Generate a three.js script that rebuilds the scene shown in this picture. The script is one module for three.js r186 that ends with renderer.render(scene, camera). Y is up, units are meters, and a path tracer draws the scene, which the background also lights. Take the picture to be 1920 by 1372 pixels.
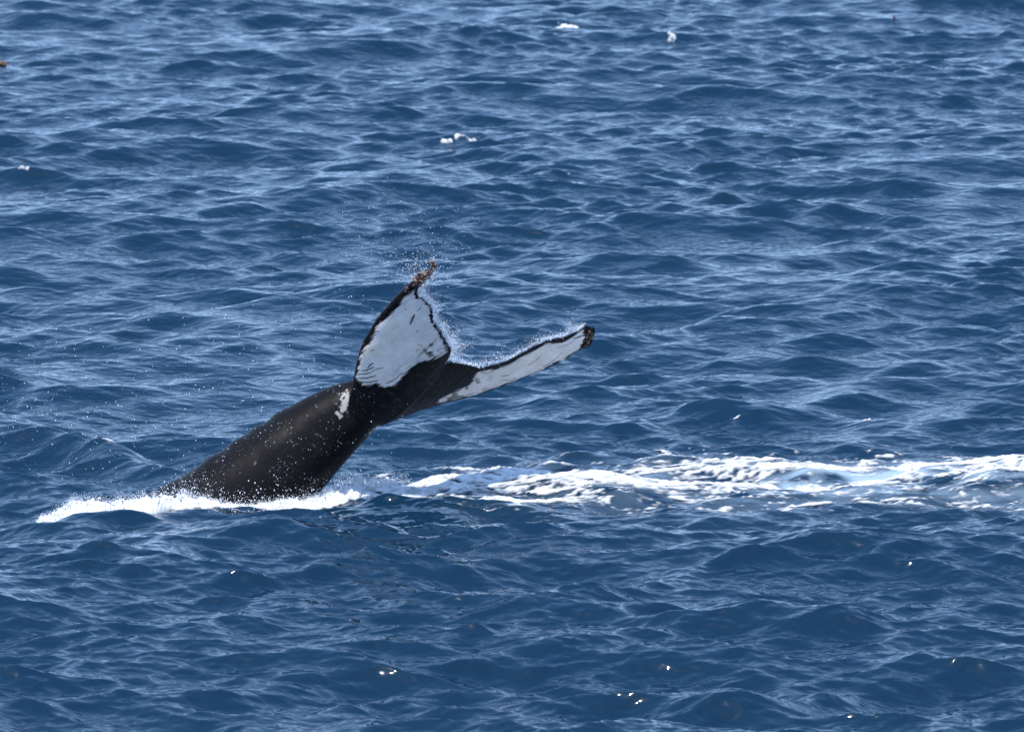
import * as THREE from 'three';
import { mergeGeometries, mergeVertices } from 'three/addons/utils/BufferGeometryUtils.js';

// ---------------------------------------------------------------- camera, sky, sun, exposure
const scene = new THREE.Scene();
const camera = new THREE.PerspectiveCamera(8.861, 1024 / 731, 1, 9000);
camera.position.set(0, 11, 58);                       // upper deck of a boat, 58 m from the whale
camera.lookAt(0, 11 - 58 * Math.tan(9.19 * Math.PI / 180), 0);
camera.focus = 58.9; camera.userData.fStop = 2.7;     // long lens, focused on the tail

const renderer = new THREE.WebGLRenderer({ antialias: true });
renderer.toneMapping = THREE.LinearToneMapping;
renderer.toneMappingExposure = 1.26;
renderer.shadowMap.enabled = true;

const sunDir = new THREE.Vector3(-0.27, 0.87, 0.36).normalize();
{
  const W = 512, H = 256, d = new Float32Array(W * H * 4);
  const hor = [0.82, 1.21, 1.74], zen = [0.11, 0.29, 0.74];
  for (let j = 0; j < H; j++) for (let i = 0; i < W; i++) {
    const el = ((j + 0.5) / H - 0.5) * Math.PI, az = ((i + 0.5) / W - 0.5) * 2 * Math.PI;
    const y = Math.sin(el), c = Math.cos(el), x = c * Math.cos(az), z = c * Math.sin(az);
    const t = Math.pow(Math.max(0, y), 0.5), k = (j * W + i) * 4;
    const cs = Math.max(0, x * sunDir.x + y * sunDir.y + z * sunDir.z), halo = 0.35 * Math.pow(cs, 12) + 0.5 * Math.pow(cs, 60);
    for (let q = 0; q < 3; q++) d[k + q] = (y < 0 ? hor[q] * 0.5 : hor[q] + (zen[q] - hor[q]) * t) + halo * [1, 0.95, 0.85][q];
    d[k + 3] = 1;
  }
  const sky = new THREE.DataTexture(d, W, H, THREE.RGBAFormat, THREE.FloatType);
  sky.mapping = THREE.EquirectangularReflectionMapping; sky.magFilter = THREE.LinearFilter; sky.needsUpdate = true;
  scene.background = sky; scene.environment = sky;
}
const sun = new THREE.DirectionalLight(new THREE.Color().setRGB(1, 0.965, 0.91), 4.2);
sun.position.copy(sunDir).multiplyScalar(60); sun.castShadow = true;
Object.assign(sun.shadow.camera, { left: -12, right: 12, top: 12, bottom: -12, near: 1, far: 150 });
sun.shadow.mapSize.set(2048, 2048);
scene.add(sun, sun.target);

// ---------------------------------------------------------------- helpers
function rng(seed) { let a = seed >>> 0; return () => { a = (a + 0x6D2B79F5) | 0; let t = Math.imul(a ^ (a >>> 15), 1 | a); t = (t + Math.imul(t ^ (t >>> 7), 61 | t)) ^ t; return ((t ^ (t >>> 14)) >>> 0) / 4294967296; }; }
const gauss = (r) => Math.sqrt(-2 * Math.log(1 - r() * 0.999999)) * Math.cos(6.2831853 * r());
const hash = (x, y, z) => { let h = Math.imul(x, 374761393) ^ Math.imul(y, 668265263) ^ Math.imul(z, 2147483647 - 1013); h = Math.imul(h ^ (h >>> 13), 1274126177); return ((h ^ (h >>> 16)) >>> 0) / 4294967296; };
function noise(x, y, z = 0) {                         // value noise, -1 .. 1
  const xi = Math.floor(x), yi = Math.floor(y), zi = Math.floor(z); let u = x - xi, v = y - yi, w = z - zi;
  u = u * u * (3 - 2 * u); v = v * v * (3 - 2 * v); w = w * w * (3 - 2 * w);
  const L = (a, b, t) => a + (b - a) * t;
  const s = (k) => L(L(hash(xi, yi, zi + k), hash(xi + 1, yi, zi + k), u), L(hash(xi, yi + 1, zi + k), hash(xi + 1, yi + 1, zi + k), u), v);
  return L(s(0), w ? s(1) : 0, w) * 2 - 1;
}
function fbm(x, y, z = 0, n = 4) { let a = 0.5, s = 0; for (let i = 0; i < n; i++) { s += a * noise(x, y, z); x = x * 2.03 + 11.7; y = y * 2.03 - 5.3; z = z * 2.03 + (z ? 3.1 : 0); a *= 0.5; } return s; }
const clamp = (x, a = 0, b = 1) => Math.min(b, Math.max(a, x));
const smooth = (a, b, x) => { const t = clamp((x - a) / (b - a)); return t * t * (3 - 2 * t); };
const lerp = (a, b, t) => a + (b - a) * t;
const taken = {};
const numbered = (n) => { taken[n] = (taken[n] ?? -1) + 1; return taken[n] ? `${n}_${String(taken[n]).padStart(3, '0')}` : n; };
function add(o, name, { label, category, group, kind } = {}, parent = scene) {
  o.name = parent === scene ? numbered(name) : name;
  if (label) o.userData.label = label; if (category) o.userData.category = category;
  if (group) o.userData.group = group; if (kind) o.userData.kind = kind;
  o.castShadow = o.receiveShadow = true; parent.add(o); return o;
}
function geo(pos, idx, col, parts = 3) {
  const g = new THREE.BufferGeometry();
  g.setAttribute('position', new THREE.BufferAttribute(pos instanceof Float32Array ? pos : new Float32Array(pos), 3));
  if (col) g.setAttribute('color', new THREE.BufferAttribute(col instanceof Float32Array ? col : new Float32Array(col), parts));
  g.setIndex(new THREE.BufferAttribute(idx instanceof Uint32Array ? idx : new Uint32Array(idx), 1));
  g.computeVertexNormals(); return g;
}

// ---------------------------------------------------------------- the sea: a short-crested wind sea on a low swell
const waves = [];
{
  const r = rng(41), wind = 1.5;                     // heading of the wind sea: towards the boat and a little to the right
  const put = (lambda, amp, dir) => { const k = 2 * Math.PI / lambda; waves.push({ lambda, k, a: amp, dx: Math.cos(dir), dz: Math.sin(dir), ph: r() * 6.2831853 }); };
  const N = 150, l0 = 5.5, l1 = 0.085, dl = Math.log(l0 / l1) / N;
  for (let i = 0; i < N; i++) {
    const lambda = l0 * Math.exp(-(i + r()) * dl), k = 2 * Math.PI / lambda;
    const boost = 1 + 0.7 * Math.exp(-Math.pow(Math.log(lambda / 1.15) / 0.75, 2));
    const spread = lambda > 3 ? 0.36 : lambda > 1 ? 0.43 : 0.5;
    put(lambda, Math.sqrt(2 * 0.0128 * dl) / k * boost * (0.8 + 0.4 * r()) * lerp(1, 0.88, smooth(1, 2.5, lambda)), wind + gauss(r) * spread);
  }
  for (let i = 0; i < 36; i++) { const lambda = 3.2 * Math.exp(-(i + r()) * 0.058), k = 2 * Math.PI / lambda; put(lambda, Math.sqrt(2 * 0.0028 * 0.058) / k, 0.75 + gauss(r) * 0.25); }   // a second, crossing chop
  put(14, 0.10, 1.0); put(11, 0.07, 1.45); put(9, 0.055, 0.6);
}
// single waves that stand out: [x, z, half length, half width, height, heading of the crest line]
const crests = [
  [3.0, -5.2, 0.9, 0.5, 0.17, 0.05], [4.6, -5.3, 1.0, 0.4, 0.07, -0.12], [-5.5, -2.8, 1.9, 0.5, 0.33, -0.88], [6.2, -17.5, 5.5, 0.9, 0.16, 1.16], [0.85, -7.3, 0.8, 0.5, 0.16, 0.05], [-4.0, 4.0, 1.1, 0.5, 0.15, 0.1], [2.95, 7.5, 1.5, 0.5, 0.18, 0.15], [-2.9, 3.2, 0.9, 0.45, 0.12, -0.2], [3.4, -13.5, 0.8, 0.5, 0.18, 0.1], [-1.62, 0.45, 0.28, 0.26, 0.06, -0.3], [-2.2, 0.3, 1.2, 0.9, -0.17, 0], [4, -0.7, 3, 1.3, -0.08, 0],
  [-5.1, 1.85, 0.75, 0.42, 0.14, 0.08], [-2.3, 1.6, 0.5, 0.32, 0.13, -0.35], [2.0, 10.9, 0.7, 0.45, 0.17, -0.1], [-3.5, 1.35, 0.8, 0.35, 0.08, 0.05], [-4.9, 1.0, 0.9, 0.5, -0.07, 0],
  [1.53, -65.3, 0.9, 0.5, 0.22, 0.1], [4.16, -61.7, 0.9, 0.5, 0.22, -0.1], [-1.21, -39.0, 0.8, 0.5, 0.2, 0.05], [-9.6, -33.7, 0.8, 0.5, 0.2, -0.2], [0.87, -32.3, 0.7, 0.45, 0.16, -0.1],
];
const EYE = 58;
const cell = (z) => 0.05 * Math.pow(Math.max(20, EYE - z) / 58, 1.15);
function activeWaves(step) { const out = []; for (const w of waves) { const f = smooth(1.3, 2.6, w.lambda / Math.max(step * Math.abs(w.dz), step * 0.45)); if (f > 0) out.push([w.k * w.dx, w.k * w.dz, w.a * f, w.a * f * 0.75 * w.dx, w.a * f * 0.75 * w.dz, w.ph, w.lambda < 0.9]); } return out; }
const cacheOf = new Map();
function activeCache(z) { const k = Math.round(z * 2); if (!cacheOf.has(k)) cacheOf.set(k, activeWaves(cell(z))); return cacheOf.get(k); }
function seaPoint(x, z, act, out) {
  let X = x, Y = 0, Z = z; const gust = clamp(0.95 + 1.5 * fbm(x * 0.22 + 40, z * 0.10 + 9, 0, 3), 0.35, 1.6);   // gusts and slicks
  for (let i = 0; i < act.length; i++) { const w = act[i], th = w[0] * x + w[1] * z + w[5], g = w[6] ? gust : 1, s = Math.sin(th) * g; Y += w[2] * g * Math.cos(th); X -= w[3] * s; Z -= w[4] * s; }
  for (const [cx, cz, l, wd, h, a] of crests) {
    const dx = x - cx, dz = z - cz; if (Math.abs(dx) > 4 * l + 1 || Math.abs(dz) > 3 * l + 1) continue;
    const c = Math.cos(a), s = Math.sin(a), p = (dx * c - dz * s) / l, q = (dx * s + dz * c) / wd, e = h * Math.exp(-p * p);
    Y += e * (Math.exp(-q * q) * 1.25 - 0.25 * Math.exp(-q * q * 0.25)); Z -= e * 0.5 * q * Math.exp(-q * q);
  }
  out[0] = X; out[1] = Y; out[2] = Z; return out;
}
const plume = (x, z) => (0.22 * smooth(-2, -0.5, x) + 0.78 * smooth(0.6, 4.2, x)) * Math.exp(-Math.pow((z + 0.95 - 0.12 * Math.sin(x)) / 1.05, 2)) * clamp(0.48 + 1.1 * fbm(x * 0.7 + 3, z * 1.6 + 7, 0, 4) + 1.3 * fbm(x * 2.2, z * 5 + 7 + x * 0.6, 0, 5));   // cloud of bubbles under the wake
{
  const zs = []; let z = 22; while (z > -105) { zs.push(z); z -= cell(z); }
  const nz = zs.length, nx = 680, pos = new Float32Array(nz * nx * 3), col = new Float32Array(nz * nx * 3), o = [0, 0, 0];
  for (let j = 0; j < nz; j++) {
    const act = activeWaves(cell(zs[j])), half = (EYE - zs[j]) * 0.108 * (1.3 + 0.2 * smooth(60, 130, EYE - zs[j])) + 0.5;
    for (let i = 0; i < nx; i++) {
      const x = (i / (nx - 1) * 2 - 1) * half; seaPoint(x, zs[j], act, o);
      const k = (j * nx + i) * 3; pos[k] = o[0]; pos[k + 1] = o[1]; pos[k + 2] = o[2];
      const p = zs[j] > -5 && zs[j] < 3 ? 0.72 * plume(x, zs[j]) : 0;
      col[k] = lerp(0.005, 0.40, p); col[k + 1] = lerp(0.022, 0.52, p); col[k + 2] = lerp(0.045, 0.60, p);
    }
  }
  const idx = new Uint32Array((nz - 1) * (nx - 1) * 6); let q = 0;
  for (let j = 0; j < nz - 1; j++) for (let i = 0; i < nx - 1; i++) { const a = j * nx + i, b = a + 1, c = a + nx, e = c + 1; idx[q++] = a; idx[q++] = b; idx[q++] = c; idx[q++] = b; idx[q++] = e; idx[q++] = c; }
  const g = geo(pos, idx, col), uv = new Float32Array(nz * nx * 2);
  for (let i = 0; i < nz * nx; i++) { uv[i * 2] = pos[i * 3]; uv[i * 2 + 1] = pos[i * 3 + 2]; }
  g.setAttribute('uv', new THREE.BufferAttribute(uv, 2));
  // fine wind ripples, too small for the mesh
  const S = 2048, T = 6.3, hgt = new Float32Array(S * S), r = rng(77), NB = 90;
  for (let n = 0; n < NB; n++) {
    const lam = 0.07 * Math.pow(6, r()), th = 1.5 + gauss(r) * 0.45, kx = Math.round(Math.cos(th) * T / lam), kz = Math.round(Math.sin(th) * T / lam), ph = r() * 6.283, f = 2 * Math.PI / S;
    const sx = new Float32Array(S), cx = new Float32Array(S); for (let x = 0; x < S; x++) { sx[x] = lam * Math.sin(f * kx * x + ph); cx[x] = lam * Math.cos(f * kx * x + ph); }
    for (let y = 0; y < S; y++) { const sy = Math.sin(f * kz * y), cy = Math.cos(f * kz * y), o = y * S; for (let x = 0; x < S; x++) hgt[o + x] += sx[x] * cy + cx[x] * sy; }
  }
  let lo = 1e9, hi = -1e9; for (const v of hgt) { lo = Math.min(lo, v); hi = Math.max(hi, v); }
  const px = new Float32Array(S * S * 4); for (let i = 0; i < S * S; i++) { px[i * 4] = px[i * 4 + 1] = px[i * 4 + 2] = (hgt[i] - lo) / (hi - lo); px[i * 4 + 3] = 1; }
  const bump = new THREE.DataTexture(px, S, S, THREE.RGBAFormat, THREE.FloatType); bump.wrapS = bump.wrapT = THREE.RepeatWrapping; bump.magFilter = THREE.LinearFilter; bump.repeat.set(1 / T, 1 / T); bump.needsUpdate = true;
  const water = new THREE.MeshPhysicalMaterial({ color: 0xffffff, vertexColors: true, roughness: 0.08, ior: 1.34, bumpMap: bump, bumpScale: (hi - lo) * 0.10 / (6.283 * Math.sqrt(NB / 2)) });
  add(new THREE.Mesh(g, water), 'sea', { kind: 'structure', label: 'deep blue choppy sea with short wind waves', category: 'sea' });
  const far = new THREE.PlaneGeometry(16000, 16000, 64, 64).rotateX(-Math.PI / 2).translate(0, -0.8, 0), fu = far.attributes.uv; for (let i = 0; i < fu.count; i++) fu.setXY(i, far.attributes.position.getX(i), far.attributes.position.getZ(i));
  add(new THREE.Mesh(far, new THREE.MeshPhysicalMaterial({ color: new THREE.Color().setRGB(0.005, 0.022, 0.045), roughness: 0.3, ior: 1.34, bumpMap: bump, bumpScale: water.bumpScale * 2 })), 'open_sea', { kind: 'structure', label: 'open sea reaching to the horizon all round', category: 'sea' });
}
const nearLead=[[-0.936,3.104,1.350],[-1.035,2.966,1.300],[-1.145,2.923,1.270],[-1.283,2.789,1.200],[-1.402,2.674,1.130],[-1.541,2.504,1.050],[-1.654,2.354,0.970],[-1.749,2.192,0.900],[-1.823,2.055,0.830],[-1.871,1.928,0.780],[-1.914,1.756,0.700],[-1.944,1.597,0.620],[-1.973,1.437,0.540],[-2.017,1.274,0.440],[-2.021,1.123,0.340],[-1.934,0.964,0.200],[-1.701,0.910,0.040]];
const nearTrail=[[-0.930,3.078,1.350],[-0.970,2.966,1.300],[-1.081,2.842,1.250],[-1.147,2.749,1.200],[-1.142,2.671,1.160],[-1.071,2.626,1.120],[-0.995,2.539,1.060],[-0.970,2.451,1.000],[-0.964,2.351,0.950],[-0.927,2.268,0.880],[-0.872,2.193,0.820],[-0.857,2.125,0.770],[-0.793,2.018,0.680],[-0.754,1.956,0.620],[-0.763,1.837,0.500],[-0.831,1.697,0.330]];
const farTrail=[[1.049,1.853,-1.650],[0.924,1.898,-1.450],[0.861,1.870,-1.320],[0.764,1.843,-1.180],[0.654,1.820,-1.020],[0.450,1.814,-0.800],[0.315,1.775,-0.660],[0.181,1.726,-0.540],[0.053,1.677,-0.420],[-0.080,1.629,-0.300],[-0.200,1.604,-0.200],[-0.306,1.597,-0.120],[-0.412,1.591,-0.030],[-0.537,1.636,0.080],[-0.615,1.661,0.150],[-0.786,1.710,0.290],[-0.831,1.697,0.330]];
const farLead=[[1.043,1.773,-1.680],[1.023,1.683,-1.680],[0.982,1.604,-1.660],[0.873,1.575,-1.620],[0.790,1.533,-1.580],[0.701,1.471,-1.540],[0.524,1.401,-1.460],[0.360,1.338,-1.380],[0.122,1.275,-1.260],[-0.014,1.229,-1.180],[-0.216,1.168,-1.060],[-0.418,1.123,-0.940],[-0.613,1.088,-0.820],[-0.813,1.071,-0.680],[-1.013,1.040,-0.540],[-1.204,1.020,-0.380],[-1.401,0.979,-0.220],[-1.701,0.910,0.040]];
const stock=[[[-6.020,-0.731],[-4.232,-2.305,-0.10],0.75],
[[-5.076,-0.284],[-3.617,-1.341,-0.08],0.70],
[[-4.368,0.082],[-3.277,-0.959,-0.05],0.64],
[[-3.727,0.463],[-2.856,-0.520,0.00],0.57],
[[-3.192,0.822],[-2.372,0.057,0.00],0.49],
[[-2.858,1.044],[-2.090,0.403,0.00],0.42],
[[-2.510,1.243],[-1.822,0.704,0.02],0.35],
[[-2.143,1.403],[-1.567,0.979,0.05],0.28],
[[-1.896,1.470],[-1.380,1.107,0.09],0.24],
[[-1.622,1.545],[-1.179,1.263,0.14],0.20],
[[-1.289,1.639],[-1.005,1.464,0.22],0.14],
[[-1.023,1.688],[-0.898,1.608,0.28],0.08]];
const nearWhite=[[-1.16,2.757],[-1.147,2.672],[-1.057,2.585],[-1.005,2.515],[-0.992,2.395],[-0.956,2.275],[-0.904,2.17],[-0.867,2.066],[-0.815,1.978],[-0.808,1.891],[-0.931,1.826],[-1.069,1.778],[-1.176,1.765],[-1.254,1.706],[-1.316,1.63],[-1.379,1.545],[-1.473,1.461],[-1.565,1.438],[-1.671,1.494],[-1.794,1.472],[-1.869,1.509],[-1.905,1.58],[-1.873,1.666],[-1.886,1.735],[-1.861,1.838],[-1.819,1.975],[-1.717,2.109],[-1.669,2.245],[-1.56,2.361],[-1.452,2.46],[-1.297,2.677]];
const nearStrokes=[
 [[[-1.244, 2.292], [-1.22, 2.36], [-1.189, 2.418]], 0.024],
 [[[-1.15, 2.468], [-1.104, 2.515]], 0.010],
 [[[-1.313, 2.477], [-1.285, 2.506]], 0.008],
 [[[-1.17, 2.178], [-1.157, 2.204]], 0.010],
 [[[-1.061, 2.132], [-1.055, 2.137]], 0.010],
 [[[-1.549, 1.481], [-1.44, 1.565], [-1.331, 1.639]], 0.011],
 [[[-1.431, 1.634], [-1.392, 1.693], [-1.345, 1.744]], 0.007],
 [[[-1.773, 1.706], [-1.734, 1.748], [-1.695, 1.778]], 0.015],
 [[[-1.728, 1.661], [-1.651, 1.693], [-1.574, 1.717]], 0.011],
 [[[-1.85, 1.673], [-1.789, 1.68], [-1.696, 1.721]], 0.015],
 [[[-1.904, 1.615], [-1.805, 1.632], [-1.728, 1.652]], 0.015],
 [[[-1.906, 1.562], [-1.791, 1.576], [-1.683, 1.607]], 0.016],
 [[[-1.907, 1.519], [-1.777, 1.515], [-1.654, 1.545]], 0.017],
 [[[-1.737, 1.938], [-1.69, 1.962]], 0.007],
 [[[-1.843, 1.924], [-1.807, 1.871]], 0.008],
 [[[-1.746, 2.196], [-1.685, 2.194], [-1.632, 2.21]], 0.015],
 [[[-1.778, 2.111], [-1.717, 2.118], [-1.671, 2.16]], 0.015],
 [[[-1.176, 1.816], [-1.082, 1.917], [-0.974, 2.017], [-0.92, 2.085]], 0.009],
 [[[-1.157, 2.023], [-1.096, 2.004]], 0.008],
 [[[-1.037, 1.881], [-0.976, 1.897]], 0.033],
 [[[-1.174, 1.937], [-1.151, 1.954]], 0.013],
];
const farWhite=[[-0.436,1.525],[-0.331,1.527],[-0.2,1.515],[-0.08,1.549],[0.052,1.598],[0.185,1.664],[0.319,1.713],[0.452,1.754],[0.655,1.753],[0.776,1.788],[0.87,1.838],[0.911,1.847],[0.926,1.765],[0.875,1.618],[0.822,1.568],[0.7,1.498],[0.66,1.463],[0.524,1.448],[0.403,1.351],[0.255,1.314],[0.12,1.288],[-0.014,1.242],[-0.215,1.182],[-0.414,1.14],[-0.547,1.123],[-0.744,1.103],[-0.901,1.105],[-0.965,1.121],[-0.899,1.159],[-0.807,1.207],[-0.702,1.253],[-0.623,1.287],[-0.517,1.333],[-0.49,1.415]];
const farStrokes=[
 [[[-0.134, 1.376], [-0.041, 1.376]], 0.015],
 [[[-0.054, 1.278], [-0.014, 1.277], [0.053, 1.306]], 0.009],
 [[[0.2, 1.485], [0.294, 1.517], [0.354, 1.574]], 0.009],
 [[[0.402, 1.413], [0.471, 1.363], [0.593, 1.398], [0.701, 1.462]], 0.016],
 [[[0.416, 1.419], [0.55, 1.504], [0.651, 1.579]], 0.007],
 [[[0.588, 1.672], [0.71, 1.68], [0.805, 1.721]], 0.007],
 [[[0.79, 1.768], [0.858, 1.762], [0.926, 1.774]], 0.021],
 [[[-0.332, 1.484], [-0.226, 1.491]], 0.007],
 [[[-0.677, 1.158], [-0.546, 1.162], [-0.427, 1.178]], 0.007],
 [[[-0.77, 1.127], [-0.599, 1.139]], 0.008],
 [[[-0.141, 1.307], [-0.054, 1.287]], 0.007],
 [[[0.524, 1.439], [0.633, 1.424]], 0.016],
];
const nearBarnacles=[[-0.986,3.097,1.42,0.0175],[-0.962,3.108,1.42,0.0194],[-0.968,3.074,1.42,0.0233],[-0.941,3.075,1.43,0.0194],[-0.943,3.041,1.43,0.0233],[-0.968,3.031,1.41,0.0214],[-0.957,3.004,1.41,0.0194],[-1.006,2.991,1.4,0.0292],[-1.002,2.968,1.42,0.0331],[-0.979,2.976,1.4,0.0214],[-1.044,2.946,1.4,0.035],[-1.081,2.966,1.38,0.0311],[-1.111,2.957,1.4,0.035],[-1.059,2.913,1.38,0.035],[-1.014,2.91,1.36,0.0233],[-1.18,2.903,1.34,0.0292],[-1.135,2.91,1.36,0.0331],[-1.089,2.924,1.38,0.0311],[-1.189,2.866,1.32,0.0233],[-1.165,2.873,1.34,0.0233],[-1.127,2.879,1.36,0.0331],[-1.082,2.875,1.36,0.0233],[-1.158,2.835,1.32,0.0292],[-1.185,2.821,1.3,0.0214],[-1.105,2.852,1.33,0.0253],[-1.122,2.807,1.28,0.0194],[-1.068,2.848,1.33,0.0175],[-1.274,2.77,1.24,0.0214],[-1.293,2.733,1.22,0.0175],[-1.259,2.722,1.22,0.0175],[-1.239,2.827,1.26,0.0156]];
const farBarnacles=[[0.987,1.804,-1.5,0.0238],[0.959,1.776,-1.5,0.0187],[1.004,1.766,-1.52,0.0255],[0.949,1.744,-1.5,0.0221],[0.983,1.741,-1.5,0.0255],[1.019,1.724,-1.54,0.0204],[0.945,1.699,-1.52,0.0187],[0.991,1.706,-1.52,0.0204],[1.04,1.77,-1.56,0.0136],[0.917,1.684,-1.5,0.0153],[0.97,1.668,-1.54,0.0204],[0.936,1.622,-1.56,0.0204],[0.894,1.608,-1.54,0.0187],[0.967,1.626,-1.56,0.017],[1.026,1.749,-1.56,0.0136],[0.862,1.565,-1.52,0.0119]];
// ---------------------------------------------------------------- the whale: tail stock and flukes, one skin
// outlines in metres; nearLead / farLead are the leading edges, tip first
const V3 = (p) => new THREE.Vector3(p[0], p[1], p[2]);
const curve = (pts) => { const c = new THREE.CatmullRomCurve3(pts.map(V3), false, 'centripetal'); c.arcLengthDivisions = 400; return c; };
function polyDist(poly, x, y) {                        // > 0 inside
  let d = 1e9, inside = false;
  for (let i = 0, j = poly.length - 1; i < poly.length; j = i++) {
    const [ax, ay] = poly[j], [bx, by] = poly[i], ex = bx - ax, ey = by - ay, t = clamp(((x - ax) * ex + (y - ay) * ey) / (ex * ex + ey * ey));
    d = Math.min(d, Math.hypot(x - ax - ex * t, y - ay - ey * t));
    if ((ay > y) !== (by > y) && x < (bx - ax) * (y - ay) / (by - ay) + ax) inside = !inside;
  }
  return inside ? d : -d;
}
function strokeDist(pts, x, y) {                       // distance to a polyline and how far along
  let d = 1e9, at = 0;
  for (let i = 0; i < pts.length - 1; i++) { const [ax, ay] = pts[i], [bx, by] = pts[i + 1], ex = bx - ax, ey = by - ay, t = clamp(((x - ax) * ex + (y - ay) * ey) / (ex * ex + ey * ey)), q = Math.hypot(x - ax - ex * t, y - ay - ey * t); if (q < d) { d = q; at = (i + t) / (pts.length - 1); } }
  return [d, at];
}
const BLACK = [0.010, 0.0095, 0.011], WHITE = [0.95, 0.855, 0.78];
const whale = new THREE.Group();
const skin = [], keel = new THREE.Vector3(0.24, -0.76, 0.6).normalize();
const ventral = {};
function lobe(which, lead, trail, white, strokes, flip, streak) {
  const L = curve(lead), T = curve(trail), ns = 300, nc = 150, pos = [], col = [], idx = [], mid = [], W = nc + 1;
  for (let i = 0; i <= ns; i++) {
    const s = i / ns, a = L.getPointAt(s), b = T.getPointAt(Math.min(1, s * 1.02)), ch = b.clone().sub(a), len = ch.length();
    const scallop = (noise(s * 62, 3.3, which) * 0.012 + noise(s * 130, 9.1, which) * 0.007) * smooth(0.0, 0.1, s) * smooth(1, 0.9, s);
    b.addScaledVector(ch, scallop / Math.max(0.05, len));
    mid.push([a, b]);
  }
  const M = (i, c) => { const [a, b] = mid[i]; return a.clone().lerp(b, c); };
  const prof = (c) => 2 * 5 * (0.2969 * Math.sqrt(c) - 0.126 * c - 0.3516 * c * c + 0.2843 * c ** 3 - 0.1036 * c ** 4);
  const pts = [[], []];
  for (let i = 0; i <= ns; i++) {
    const s = i / ns, half = 0.018 + 0.075 * Math.pow(s, 0.9) + 0.05 * smooth(0.72, 1, s);
    for (let j = 0; j <= nc; j++) {
      const u = j / nc, c = u * u * (1.6 - 0.6 * u);    // finer at the leading edge
      const p = M(i, c), di = M(Math.min(ns, i + 2), c).sub(M(Math.max(0, i - 2), c)), dj = mid[i][1].clone().sub(mid[i][0]);
      const n = new THREE.Vector3().crossVectors(dj, di).normalize().multiplyScalar(flip).lerp(keel, smooth(0.78, 1, i / ns)).normalize();
      const h = Math.min(half, 0.45 * dj.length()) * prof(c) + (j === nc ? 0 : 0.004 * smooth(1, 0.9, c));
      pts[0].push(p.clone().addScaledVector(n, j === 0 ? 0 : h)); pts[1].push(p.clone().addScaledVector(n, j === 0 ? 0 : -h));
    }
  }
  for (const side of [0, 1]) {
    const base = pos.length / 3;
    for (let i = 0; i <= ns; i++) for (let j = 0; j <= nc; j++) {
      const p = pts[side][i * W + j], u = j / nc, s = i / ns; pos.push(p.x, p.y, p.z);
      let w = 0;
      if (side === 0) {
        const sx = p.x + noise(p.x * 9, p.y * 9, 5) * 0.012, sy = p.y + noise(p.x * 9 + 40, p.y * 9, 5) * 0.012;
        const along = p.x * streak[0] + p.y * streak[1], across = -p.x * streak[1] + p.y * streak[0];
        const rag = noise(along * 9, across * 55, 1) * 0.024 + noise(along * 22, across * 120, 2) * 0.012;
        w = smooth(-0.016, 0.022, polyDist(white, sx, sy) + rag);
        for (const [line, wid] of strokes) { const [d, at] = strokeDist(line, sx, sy); const ww = wid * 0.5 * (0.55 + 0.45 * Math.sin(Math.PI * clamp(at * 0.8 + 0.1))) * (1 + 0.35 * noise(p.x * 60, p.y * 60, 8)); w *= 1 - 0.94 * smooth(ww + 0.004, ww - 0.004, d); }
        const cc = u * u * (1.6 - 0.6 * u), rim = (1 - cc) * mid[i][0].distanceTo(mid[i][1]) - (which ? 0.016 : 0.036) - 0.012 * noise(s * 75, 2.2, which + 5) - 0.008 * noise(s * 150, 5.2, which); w *= smooth(-0.006, 0.006, rim);
        const blot = fbm(p.x * 14 + 5, p.y * 14, 4, 4);
        if (which === 0) { const near = Math.exp(-(Math.pow((p.x + 0.93) / 0.17, 2) + Math.pow((p.y - 1.93) / 0.13, 2))); w *= 1 - 0.85 * clamp(near * 1.5) * smooth(-0.12, 0.25, blot); }
        else w *= 1 - 0.75 * smooth(-0.15, -0.55, p.x) * smooth(-0.05, 0.3, blot);
        w *= 1 - 0.1 * smooth(0.1, 0.5, fbm(along * 5, across * 40, 9, 3));
      }
      // pale rake marks on the dark root
      const scr = Math.pow(Math.max(0, noise(p.x * 18 - p.y * 12, p.x * 70 + p.y * 80, 6)), 6) * 0.10 * (side === 0 ? 1 : 0.2);
      w = Math.max(w, scr);
      const tone = 1 + 0.05 * noise(p.x * 30, p.y * 30, 12) + 0.16 * fbm(p.x * 9, p.y * 9, 13, 4) - 0.1 * smooth(0.55, 0.9, noise(p.x * 70, p.y * 40, 15)), yel = smooth(0.15, 0.5, fbm(p.x * 4 + 9, p.y * 4, 3, 3)) * 0.1;
      for (let q = 0; q < 3; q++) col.push(lerp(BLACK[q] * (1 + 0.3 * noise(p.x * 20, p.y * 20, 3)), WHITE[q] * tone * (1 - yel * [0, 0.3, 1][q]), w));
    }
    for (let i = 0; i < ns; i++) for (let j = 0; j < nc; j++) { const a = base + i * W + j, b = a + 1, c = a + W, e = c + 1; if ((side === 0) === (flip > 0)) idx.push(a, b, c, b, e, c); else idx.push(a, c, b, b, c, e); }
  }
  ventral[which] = pts[0];
  skin.push(geo(pos, idx, col));
}
lobe(0, nearLead, nearTrail, nearWhite, nearStrokes, -1, [0.82, 0.57]);
lobe(1, farLead, farTrail, farWhite, farStrokes, 1, [0.94, 0.34]);
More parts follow.
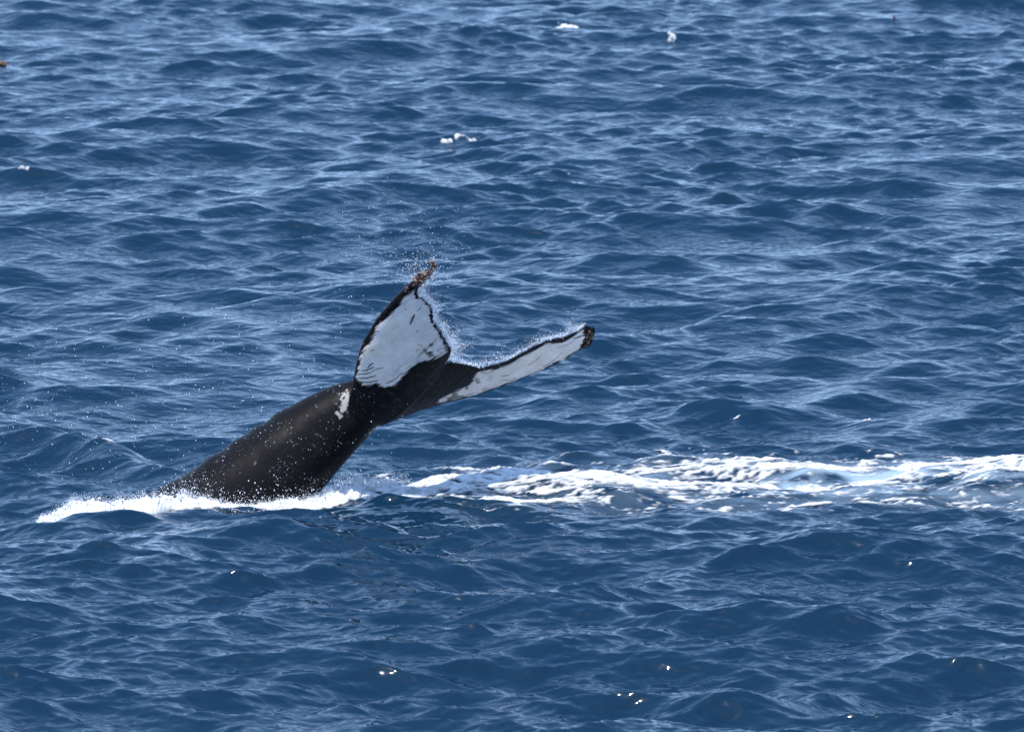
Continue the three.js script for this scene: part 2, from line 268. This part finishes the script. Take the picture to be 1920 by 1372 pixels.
{ // tail stock
  const D = curve(stock.map(([d, v]) => [d[0], d[1], v[2]])), U = curve(stock.map(([d, v]) => v)), n = 220, m = 140, pos = [], col = [], idx = [];
  const wid = (t) => { const f = t * (stock.length - 1), i = Math.min(stock.length - 2, Math.floor(f)); return lerp(stock[i][2], stock[i + 1][2], f - i); };
  for (let i = 0; i <= n; i++) {
    const t = i / n, d = D.getPoint(t), v = U.getPoint(t), c = d.clone().add(v).multiplyScalar(0.5), ax = d.clone().sub(v), hh = ax.length() / 2; ax.normalize();
    const w = wid(t);
    for (let j = 0; j <= m; j++) {
      const a = j / m * 2 * Math.PI, ca = Math.cos(a), sa = Math.sin(a);
      // keeled above and below, full at the sides
      const e = 1 + 0.25 * smooth(0.25, 0.8, t), x = Math.sign(ca) * Math.pow(Math.abs(ca), 0.92), z = Math.sign(sa) * Math.pow(Math.abs(sa), e);
      const p = c.clone().addScaledVector(ax, hh * x); p.z += w * z;
      const knuckle = Math.pow(Math.max(0, ca), 10) * (0.030 * Math.exp(-Math.pow((t - 0.268) / 0.018, 2)) + 0.034 * Math.exp(-Math.pow((t - 0.318) / 0.016, 2)) + 0.03 * Math.exp(-Math.pow((t - 0.365) / 0.02, 2)) + 0.022 * Math.exp(-Math.pow((t - 0.44) / 0.025, 2)));
      const dent = 0.012 * fbm(p.x * 2.2, p.y * 2.2, p.z * 2.2 + 5, 3) + 0.003 * fbm(p.x * 14, p.y * 14, p.z * 14 + 9, 3);
      p.addScaledVector(ax, knuckle + dent * ca); p.z += dent * sa;
      pos.push(p.x, p.y, p.z);
      let q = 0;
      const spot = (x, y, r, s = 0.5) => { const k = Math.hypot(p.x - x, p.y - y) / r + s * (fbm(p.x * 26, p.y * 26, 7, 4) * 1.4 + 0.9 * noise((p.x + p.y) * 18, (p.y - p.x) * 90, 4)); q = Math.max(q, smooth(1.05, 0.75, k)); };
      if (sa > 0.05) {
        spot(-2.05, 1.27, 0.055, 0.9); spot(-2.075, 1.19, 0.07, 0.8); spot(-2.09, 1.14, 0.055, 0.9); spot(-2.15, 1.075, 0.03, 0.9); spot(-2.135, 1.03, 0.022, 0.9);
        spot(-1.72, 0.795, 0.045, 0.9); spot(-1.70, 0.82, 0.03); spot(-1.80, 0.67, 0.028, 0.9); spot(-1.78, 0.72, 0.02); spot(-1.90, 0.56, 0.018, 0.9);
        const sp = noise(p.x * 55, p.y * 55, p.z * 55); q = Math.max(q, smooth(0.82, 0.95, sp) * 0.35);
      }
      const tone = 1 + 0.35 * fbm(p.x * 5, p.y * 5, p.z * 5 + 3, 4);
      for (let k = 0; k < 3; k++) col.push(lerp([0.009, 0.008, 0.0085][k] * tone, [0.34, 0.32, 0.31][k], q));
    }
  }
  for (let i = 0; i < n; i++) for (let j = 0; j < m; j++) { const a = i * (m + 1) + j, b = a + 1, c = a + m + 1, e = c + 1; idx.push(a, c, b, b, c, e); }
  skin.push(geo(pos, idx, col));
}
const hide = new THREE.MeshPhysicalMaterial({ color: 0xffffff, vertexColors: true, roughness: 0.42, ior: 1.38, specularIntensity: 0.22 });
add(new THREE.Mesh(mergeGeometries(skin.map((g) => { g.deleteAttribute('uv'); return g; })), hide), 'body', {}, whale);
// barnacles along the fluke tips
{
  const variants = [0, 1, 2].map((k) => {
    const n = 9, prof = [[0.95, -0.35], [1, 0], [0.86, 0.45], [0.6, 0.82], [0.42, 0.9], [0.3, 0.62], [0.02, 0.5]], pos = [], idx = [];
    prof.forEach(([r, y], i) => { for (let j = 0; j < n; j++) { const a = j / n * 6.2832, rr = r * (1 + (j % 2 ? 0.1 : -0.08) * (i < 5 ? 1 : 0) + 0.1 * noise(j * 3.1, i * 2.3, k * 7 + 1)); pos.push(Math.cos(a) * rr, y * (1 + 0.12 * noise(j, i, k)), Math.sin(a) * rr); } });
    for (let i = 0; i < prof.length - 1; i++) for (let j = 0; j < n; j++) { const a = i * n + j, b = i * n + (j + 1) % n, c = a + n, d = b + n; idx.push(a, c, b, b, c, d); }
    return geo(pos, idx);
  });
  const mats = [[0.06, 0.022, 0.016], [0.10, 0.04, 0.02], [0.04, 0.018, 0.016], [0.18, 0.14, 0.09], [0.10, 0.05, 0.018]].map((c) => new THREE.MeshStandardMaterial({ color: new THREE.Color().setRGB(...c), roughness: 0.38 }));
  const r = rng(9);
  [[0, nearBarnacles], [1, farBarnacles]].forEach(([which, list]) => {
    const near = ventral[which], at = new THREE.Vector3(), up = new THREE.Vector3(0, 1, 0);
    for (const [x, y, z, rad] of list) {
      let best = null, bd = 1e9; for (const p of near) { const d = Math.hypot(p.x - x, p.y - y); if (d < bd) { bd = d; best = p; } }
      const b = new THREE.Mesh(variants[Math.floor(r() * 3)], mats[Math.floor(Math.pow(r(), 1.3) * 5)]);
      at.set(x, y, best.z + 0.008); b.position.copy(at); b.scale.setScalar(rad * 1.12);
      b.quaternion.setFromUnitVectors(up, new THREE.Vector3(gauss(r) * 0.6, 0.3 + gauss(r) * 0.6, 0.8).normalize());
      add(b, 'barnacle', {}, whale);
    }
  });
}
add(whale, 'whale', { label: 'black humpback whale tail with white fluke undersides rising out of the sea', category: 'whale' });
// ---------------------------------------------------------------- foam: sheets of froth with their own thickness and outline
const froth = new THREE.MeshPhysicalMaterial({ color: 0xffffff, vertexColors: true, transparent: true, roughness: 0.85, specularIntensity: 0.4 });
function foamSheet(x0, x1, z0, z1, dx, dz, field, lift, single) {
  const nx = Math.round((x1 - x0) / dx) + 1, nz = Math.round((z1 - z0) / dz) + 1, F = new Float32Array(nx * nz), P = new Float32Array(nx * nz * 3), o = [0, 0, 0];
  for (let j = 0; j < nz; j++) {
    const z = z0 + j * dz, act = activeWaves(cell(z));
    for (let i = 0; i < nx; i++) {
      const x = x0 + i * dx, k = j * nx + i, f = F[k] = field(x, z); if (f < -0.5) continue;
      seaPoint(x, z, act, o); P[k * 3] = o[0]; P[k * 3 + 1] = o[1] + lift(x, z, f); P[k * 3 + 2] = o[2];
    }
  }
  const pos = [], col = [], idx = [], node = new Map(), edge = new Map();
  const tint = (f, x, z) => { col.push(0.72, 0.72, 0.72, clamp(smooth(0, 0.7, f) * (0.85 + 0.7 * fbm(x * 13, z * 21 + 3, 0, 3)))); };
  const vert = (k) => { let v = node.get(k); if (v === undefined) { v = pos.length / 3; pos.push(P[k * 3], P[k * 3 + 1], P[k * 3 + 2]); tint(F[k], P[k * 3], P[k * 3 + 2]); node.set(k, v); } return v; };
  const cut = (a, b) => { if (a > b) [a, b] = [b, a]; const key = a * 4e6 + b; let v = edge.get(key); if (v === undefined) { const t = F[a] / (F[a] - F[b]); v = pos.length / 3; for (let q = 0; q < 3; q++) pos.push(lerp(P[a * 3 + q], P[b * 3 + q], t)); tint(0, P[a * 3], P[a * 3 + 2]); edge.set(key, v); } return v; };
  const tri = (a, b, c) => {
    const t = [a, b, c], poly = [];
    for (let i = 0; i < 3; i++) { const p = t[i], q = t[(i + 1) % 3]; if (F[p] > 0) poly.push(vert(p)); if ((F[p] > 0) !== (F[q] > 0)) poly.push(cut(p, q)); }
    for (let i = 2; i < poly.length; i++) idx.push(poly[0], poly[i - 1], poly[i]);
  };
  for (let j = 0; j < nz - 1; j++) for (let i = 0; i < nx - 1; i++) { const a = j * nx + i; if (Math.max(F[a], F[a + 1], F[a + nx], F[a + nx + 1]) <= 0 || Math.min(F[a], F[a + 1], F[a + nx], F[a + nx + 1]) < -0.5) continue; tri(a, a + nx, a + 1); tri(a + 1, a + nx, a + nx + 1); }
  if (single) {                                        // keep the largest connected patch
    const up = new Int32Array(pos.length / 3).map((_, i) => i), find = (a) => { while (up[a] !== a) a = up[a] = up[up[a]]; return a; }, size = new Map();
    for (let i = 0; i < idx.length; i += 3) { up[find(idx[i])] = find(idx[i + 1]); up[find(idx[i + 1])] = find(idx[i + 2]); }
    for (let i = 0; i < idx.length; i += 3) { const c = find(idx[i]); size.set(c, (size.get(c) ?? 0) + 1); }
    const best = [...size].sort((p, q) => q[1] - p[1])[0][0], keep = [], seen = new Map(), np = [], nc = [];
    for (let i = 0; i < idx.length; i++) if (find(idx[i]) === best) { let v = seen.get(idx[i]); if (v === undefined) { v = np.length / 3; seen.set(idx[i], v); for (let q = 0; q < 3; q++) np.push(pos[idx[i] * 3 + q]); for (let q = 0; q < 4; q++) nc.push(col[idx[i] * 4 + q]); } keep.push(v); }
    return geo(np, keep, nc, 4);
  }
  return geo(pos, idx, col, 4);
}
const box1 = (a, b, e, x) => smooth(a - e, a + e, x) * smooth(b + e, b - e, x);
{ // the wake: streaks of foam left behind the tail
  const zTop = (x) => x < 1 ? lerp(-1.25, -2.1, clamp((x + 2.2) / 3.2)) : lerp(-2.1, -2.75, clamp((x - 1) / 1.6));
  const zLow = (x) => x < 1 ? lerp(-0.15, 0.65, clamp((x + 2.2) / 2)) : lerp(0.65, -0.2, clamp((x - 4.4) / 2.4));
  const field = (x, z) => {
    const a = zTop(x), b = zLow(x), t = (z - a) / (b - a); if (t < -0.25 || t > 1.25) return -1;
    const wx = x + 0.3 * fbm(x * 0.8, z * 1.1, 0, 3), wz = z + 0.22 * fbm(x * 0.9 + 30, z * 1.2, 0, 3) + 0.13 * x;
    const streak = fbm(wx * 0.48, wz * 3.0, 0, 5), lace = 1 - Math.abs(fbm(wx * 2.0 + 7, wz * 4.5, 0, 4)) * 5, fine = fbm(wx * 4.2, wz * 12 + 4, 0, 4);
    const edge = Math.min(smooth(-0.24, 0.25, t), smooth(1.25, 0.62, t));
    const core = 0.5 * Math.exp(-Math.pow((x - 2.2) / 1.6, 2)) * Math.exp(-Math.pow((t - 0.3) / 0.2, 2)) + 0.22 * Math.exp(-Math.pow((x - 0.7) / 1.5, 2)) * Math.exp(-Math.pow((t - 0.6) / 0.25, 2)) + 0.15 * smooth(3.5, 5, x) * Math.exp(-Math.pow((t - 0.12) / 0.1, 2)) - 0.02 * smooth(3.6, 5.5, x);
    return streak * 0.95 + 0.22 * lace + fine * 0.75 + 0.42 * noise(wx * 15, wz * 40) - 0.5 * smooth(0.2, 0.6, fbm(wx * 6, wz * 17 + 9, 0, 3)) + core + edge * 0.6 - 0.40 + 0.1 * box1(-1.7, 0.6, 0.3, x) + 0.45 * box1(-2.6, -0.6, 0.3, x) * box1(0.3, 1.0, 0.2, t) + 0.1 * smooth(3.2, 4.6, x);
  };
  const g = foamSheet(-2.3, 9.2, -3.6, 1.3, 0.018, 0.026, field, (x, z, f) => 0.006 + 0.014 * smooth(0, 0.8, f) + 0.016 * smooth(0.35, 1, f) * (0.6 + fbm(x * 9, z * 9, 0, 3)) + 0.004 * clamp(f * 4) * noise(x * 40, z * 40));
  add(new THREE.Mesh(g, froth), 'wake_foam', { kind: 'stuff', label: 'long white streaks of foam trailing away beside the whale tail', category: 'foam' });
}
// whitecaps: [x, z, half length, half width, strength, label]
[[1.52, -65.0, 0.24, 0.3, 0.4, 'slanting white whitecap beyond the fluke that stands upright'], [4.16, -61.4, 0.26, 0.3, 0.5, 'ragged white whitecap lying just beyond the slanting whitecap'], [-1.21, -38.7, 0.40, 0.24, 0.1, 'broken whitecap, its white also standing in for sun glitter, straight beyond the barnacled upright fluke tip'],  // white of the last cap here also stands in for sun sparkle
  [-9.6, -33.4, 0.3, 0.1, 0.05, 'faint thin froth standing in for sun glimmers on a lone far crest'], [0.87, -32.0, 0.36, 0.09, 0.2, 'thin line of froth between the fluke tips and the far whitecaps'], [-5.3, -2.72, 0.3, 0.14, 0.2, 'lacy white patch on the wave beside the dark back'],  // first strip: sun glimmers on the crest drawn as white froth
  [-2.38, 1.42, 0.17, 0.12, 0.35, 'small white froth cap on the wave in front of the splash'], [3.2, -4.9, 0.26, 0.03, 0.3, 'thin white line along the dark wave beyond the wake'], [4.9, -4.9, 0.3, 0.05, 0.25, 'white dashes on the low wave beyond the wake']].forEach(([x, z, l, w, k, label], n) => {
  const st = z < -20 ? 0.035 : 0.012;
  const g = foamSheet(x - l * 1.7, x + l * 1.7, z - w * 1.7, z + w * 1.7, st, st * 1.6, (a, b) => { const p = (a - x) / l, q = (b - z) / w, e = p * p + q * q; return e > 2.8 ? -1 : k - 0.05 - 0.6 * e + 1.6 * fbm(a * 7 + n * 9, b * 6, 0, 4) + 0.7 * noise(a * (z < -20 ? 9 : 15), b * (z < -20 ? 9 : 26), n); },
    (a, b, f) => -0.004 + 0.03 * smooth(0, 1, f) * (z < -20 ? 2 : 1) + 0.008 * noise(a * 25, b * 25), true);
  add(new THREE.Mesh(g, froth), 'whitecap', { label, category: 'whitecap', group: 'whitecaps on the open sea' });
});
// splash thrown up where the back slides under: a ridge of white water
const ridge = curve([[-5.8, 0, 1.15], [-5.3, 0, 1.08], [-4.8, 0, 1.05], [-4.3, 0, 1.0], [-3.85, 0, 0.84], [-3.4, 0, 0.62], [-3.0, 0, 0.52], [-2.6, 0, 0.40], [-2.2, 0, 0.1], [-1.9, 0, -0.2]]);
const ridgeHigh = (s) => 0.035 + 0.22 * smooth(0, 0.12, s) * (0.36 + 0.64 * smooth(0.6, 0.3, s));
const tuft = (s) => 1 + 0.34 * noise(s * 26, 2.5) + 0.2 * noise(s * 70, 7.5);
{
  const n = 620, m = 46, pos = [], idx = [], o = [0, 0, 0];
  for (let i = 0; i <= n; i++) {
    const s = i / n, c = ridge.getPointAt(s), t = ridge.getTangentAt(s), wide = 0.05 + 0.25 * smooth(0, 0.12, s) * (1 - 0.45 * smooth(0.5, 1, s));
    for (let j = 0; j <= m; j++) {
      const q = j / m * 2 - 1, off = q * wide * (1 + 0.35 * noise(s * 14, q * 2 + 5)), x = c.x - t.z * off, z = c.z + t.x * off;
      seaPoint(x, z, activeCache(z), o);
      const dome = Math.pow(Math.max(0, 1 - q * q), 0.8), h = ridgeHigh(s) * dome * (tuft(s + q * 0.004) * 0.8 + 0.55 * fbm(x * 6, z * 7, 0, 3)) + dome * (0.06 * fbm(x * 15, z * 15, 0, 3) + 0.02 * noise(x * 55, z * 55));
      pos.push(o[0] + 0.02 * noise(s * 200, q * 9, 8) * dome, o[1] - 0.01 + Math.max(0, h), o[2] + 0.03 * noise(s * 170, q * 8, 9) * dome);
    }
  }
  for (let i = 0; i < n; i++) for (let j = 0; j < m; j++) { const a = i * (m + 1) + j, b = a + 1, c = a + m + 1, d = c + 1; idx.push(a, c, b, b, c, d); }
  const rgba = []; for (let i = 0; i < pos.length / 3; i++) { const q = Math.abs((i % (m + 1)) / m * 2 - 1); rgba.push(0.74, 0.74, 0.74, smooth(1.02, 0.9, q + 0.08 * noise(pos[i * 3] * 14, pos[i * 3 + 2] * 14))); }
  const sheet = geo(pos, idx, rgba, 4);
  // boil behind the tail
  const boil = foamSheet(-2.35, -1.1, -1.35, -0.1, 0.012, 0.018, (x, z) => { const p = (x + 1.75) / 0.55, q = (z + 0.75) / 0.38; return 0.55 - p * p - q * q + 0.9 * fbm(x * 5, z * 6, 0, 4); }, (x, z, f) => -0.004 + 0.2 * smooth(0, 1, f) * (0.7 + 0.6 * fbm(x * 4, z * 4, 0, 3)) + 0.03 * noise(x * 30, z * 30) * clamp(f * 3));
  const low = foamSheet(-3.25, -2.2, 0.75, 1.25, 0.012, 0.018, (x, z) => { const p = (x + 2.75) / 0.28, q = (z - 1.0) / 0.11; return 0.3 - p * p - q * q + 1.1 * fbm(x * 6, z * 8, 0, 4); }, (x, z, f) => -0.004 + 0.06 * smooth(0, 0.8, f) + 0.01 * noise(x * 40, z * 40));
  add(new THREE.Mesh(mergeGeometries([sheet, boil, low]), froth), 'splash_foam', { kind: 'stuff', label: 'white ridge of splash along the dark back where it enters the water', category: 'foam' });
}
// flying drops
{
  const r = rng(5), M = [], put = (x, y, z, s) => M.push([x, y, z, s]), o = [0, 0, 0];
  const up = (x, z) => seaPoint(x, z, activeCache(z), o)[1];
  const expo = () => -Math.log(1 - r() * 0.9999);
  // froth and spatter over the ridge
  for (let i = 0; i < 14000; i++) { const s = Math.pow(r(), 0.9), c = ridge.getPointAt(s), q = gauss(r) * 0.10, h = ridgeHigh(s) * tuft(s); put(c.x + gauss(r) * 0.02, up(c.x, c.z) + h * (0.4 + 0.6 * r()) + expo() * 0.016, c.z + q, 0.002 + 0.0035 * r() * r()); }
  for (let i = 0; i < 5000; i++) { const s = r(), c = ridge.getPointAt(s), h = ridgeHigh(s) * tuft(s) * 0.8, q = r() * 1.3; put(c.x + gauss(r) * 0.02, up(c.x, c.z) + h * Math.max(0.1, 1 - q * q) * 1.05, c.z + q * 0.16, 0.006 + 0.010 * r() * r()); }
  for (let i = 0; i < 1800; i++) { const s = 0.35 + 0.65 * r(), c = ridge.getPointAt(s); put(c.x + gauss(r) * 0.1, up(c.x, c.z) + ridgeHigh(s) + expo() * 0.07, c.z + gauss(r) * 0.12, 0.002 + 0.006 * Math.pow(r(), 4)); }
  for (let i = 0; i < 1600; i++) { const a = r() * 6.283, d = Math.sqrt(r()) * 0.5; const x = -1.75 + Math.cos(a) * d, z = -0.75 + Math.sin(a) * d * 0.7; put(x, up(x, z) + 0.05 + expo() * 0.04, z, 0.002 + 0.003 * r() * r()); }
  // drops on the water in front of the ridge
  for (let i = 0; i < 1500; i++) { const x = -4.2 + 2 * r(), z = 0.95 + expo() * 0.16; put(x, up(x, z) + 0.006, z, 0.003 + 0.005 * r() * r()); }
  // water shed from the trailing edges
  const NT = curve(nearTrail), FT = curve(farTrail);
  for (let i = 0; i < 7000; i++) { const s = 0.06 + 0.86 * r(), c = NT.getPointAt(s), clump = 0.5 + 0.5 * noise(s * 16, 1.5), e = 0.012 + expo() * (0.01 + 0.12 * clump * clump); put(c.x + e * 0.85 + gauss(r) * 0.012, c.y + e * 0.45 + gauss(r) * 0.03, c.z + gauss(r) * 0.06, 0.0011 + 0.0012 * r() + 0.004 * Math.pow(r(), 14)); }
  for (let i = 0; i < 3800; i++) { const s = 0.1 + 0.88 * r(), c = FT.getPointAt(s), clump = 0.5 + 0.5 * noise(s * 15, 4.5), e = 0.01 + expo() * (0.006 + 0.1 * clump * clump); put(c.x - e * 0.1 + gauss(r) * 0.02, c.y + 0.01 + e * 0.9, c.z + gauss(r) * 0.05, 0.0011 + 0.0012 * r() + 0.004 * Math.pow(r(), 14)); }
  // strings of drops falling and flying from the flukes
  for (let n = 0; n < 46; n++) {
    const near = n < 26, c = (near ? NT : FT).getPointAt(0.1 + 0.85 * r()), vx = near ? 0.25 + 0.5 * r() : -0.1 + 0.3 * r(), vy = 0.1 + 0.5 * r(), len = 0.12 + 0.3 * r(), m = 8 + 16 * r();
    for (let i = 0; i < m; i++) { const u = i / m * len; put(c.x + vx * u + gauss(r) * 0.004, c.y + vy * u - 1.2 * u * u + gauss(r) * 0.004, c.z + 0.05 * u, 0.0018 + 0.004 * r() * r()); }
  }
  for (let i = 0; i < 900; i++) { const e = expo(); put(-1.12 + gauss(r) * 0.16, 2.98 + gauss(r) * 0.10 + e * 0.05, 1.3 + gauss(r) * 0.1, 0.0013 + 0.0045 * Math.pow(r(), 5)); }
  // wide shower flung to the left of the flukes
  for (let i = 0; i < 2000; i++) { const t = Math.pow(r(), 0.8), x = -1.3 - 5.3 * t + gauss(r) * 0.3, y = 0.3 + 2.7 * r() * (1 - 0.5 * t) + gauss(r) * 0.25; if (y > 0.15) put(x, y, -1.2 + 2.6 * r(), 0.0014 + 0.0055 * Math.pow(r(), 6)); }
  for (let i = 0; i < 500; i++) { put(-1.35 + gauss(r) * 0.45, 3.2 + gauss(r) * 0.3, 0.6 + gauss(r) * 0.5, 0.0015 + 0.0035 * Math.pow(r(), 3)); }
  // drops running off and flying before the dark back
  for (let i = 0; i < 2600; i++) { const t = Math.pow(r(), 1.9), x = -4.1 + 2.4 * r(); if (noise(x * 3.2, t * 4, 2) < 0.05 + 0.5 * (r() - 0.5)) continue; const top = clamp((x + 4.4) * 0.66, 0.1, 1.4); put(x, 0.12 + top * t + expo() * 0.05, 0.62 + 0.35 * r(), 0.0009 + 0.0035 * Math.pow(r(), 5)); }
  const ball = new THREE.IcosahedronGeometry(1, 1), drops = new THREE.InstancedMesh(ball, new THREE.MeshPhysicalMaterial({ color: new THREE.Color().setRGB(0.8, 0.82, 0.85), roughness: 0.25 }), M.length), m4 = new THREE.Matrix4();
  M.forEach(([x, y, z, s], i) => { m4.makeScale(s, s * (1 + 0.5 * r()), s).setPosition(x, y, z); drops.setMatrixAt(i, m4); });
  add(drops, 'spray_drops', { kind: 'stuff', label: 'glittering drops of spray flung from the flukes and the splash', category: 'spray' });
}
// ---------------------------------------------------------------- small things adrift
{
  const o = [0, 0, 0], kelp = new THREE.MeshStandardMaterial({ color: new THREE.Color().setRGB(0.13, 0.075, 0.03), roughness: 0.4 }), dark = new THREE.MeshStandardMaterial({ color: new THREE.Color().setRGB(0.045, 0.02, 0.03), roughness: 0.5 });
  const lump = (rx, ry, rz, seed) => { const g = mergeVertices(new THREE.IcosahedronGeometry(1, 3).deleteAttribute('uv').deleteAttribute('normal')), p = g.attributes.position; for (let i = 0; i < p.count; i++) { const x = p.getX(i), y = p.getY(i), z = p.getZ(i), k = 1 + 0.4 * fbm(x * 1.8 + seed, y * 1.8, z * 1.8 + 4, 3); p.setXYZ(i, x * k * rx, y * k * ry, z * k * rz); } g.computeVertexNormals(); return g; };
  seaPoint(-12.22, -54.7, activeCache(-54.7), o);
  const a = new THREE.Mesh(mergeGeometries([lump(0.16, 0.07, 0.12, 1), lump(0.07, 0.05, 0.06, 5).translate(0.09, -0.02, 0.04), lump(0.06, 0.05, 0.06, 9).translate(-0.1, 0.02, 0.05)]), kelp); a.position.set(o[0], o[1] + 0.03, o[2]);
  add(a, 'floating_clump', { label: 'small yellow-brown clump floating alone far out', category: 'clump' });
  seaPoint(10.16, -66.8, activeCache(-66.8), o);
  const b = new THREE.Mesh(mergeGeometries([lump(0.03, 0.055, 0.03, 3), lump(0.04, 0.025, 0.03, 7).translate(0.02, -0.035, 0)]), dark); b.position.set(o[0], o[1] + 0.03, o[2]);
  add(b, 'floating_speck', { label: 'tiny dark reddish object bobbing farthest out', category: 'float' });
}
renderer.render(scene, camera);
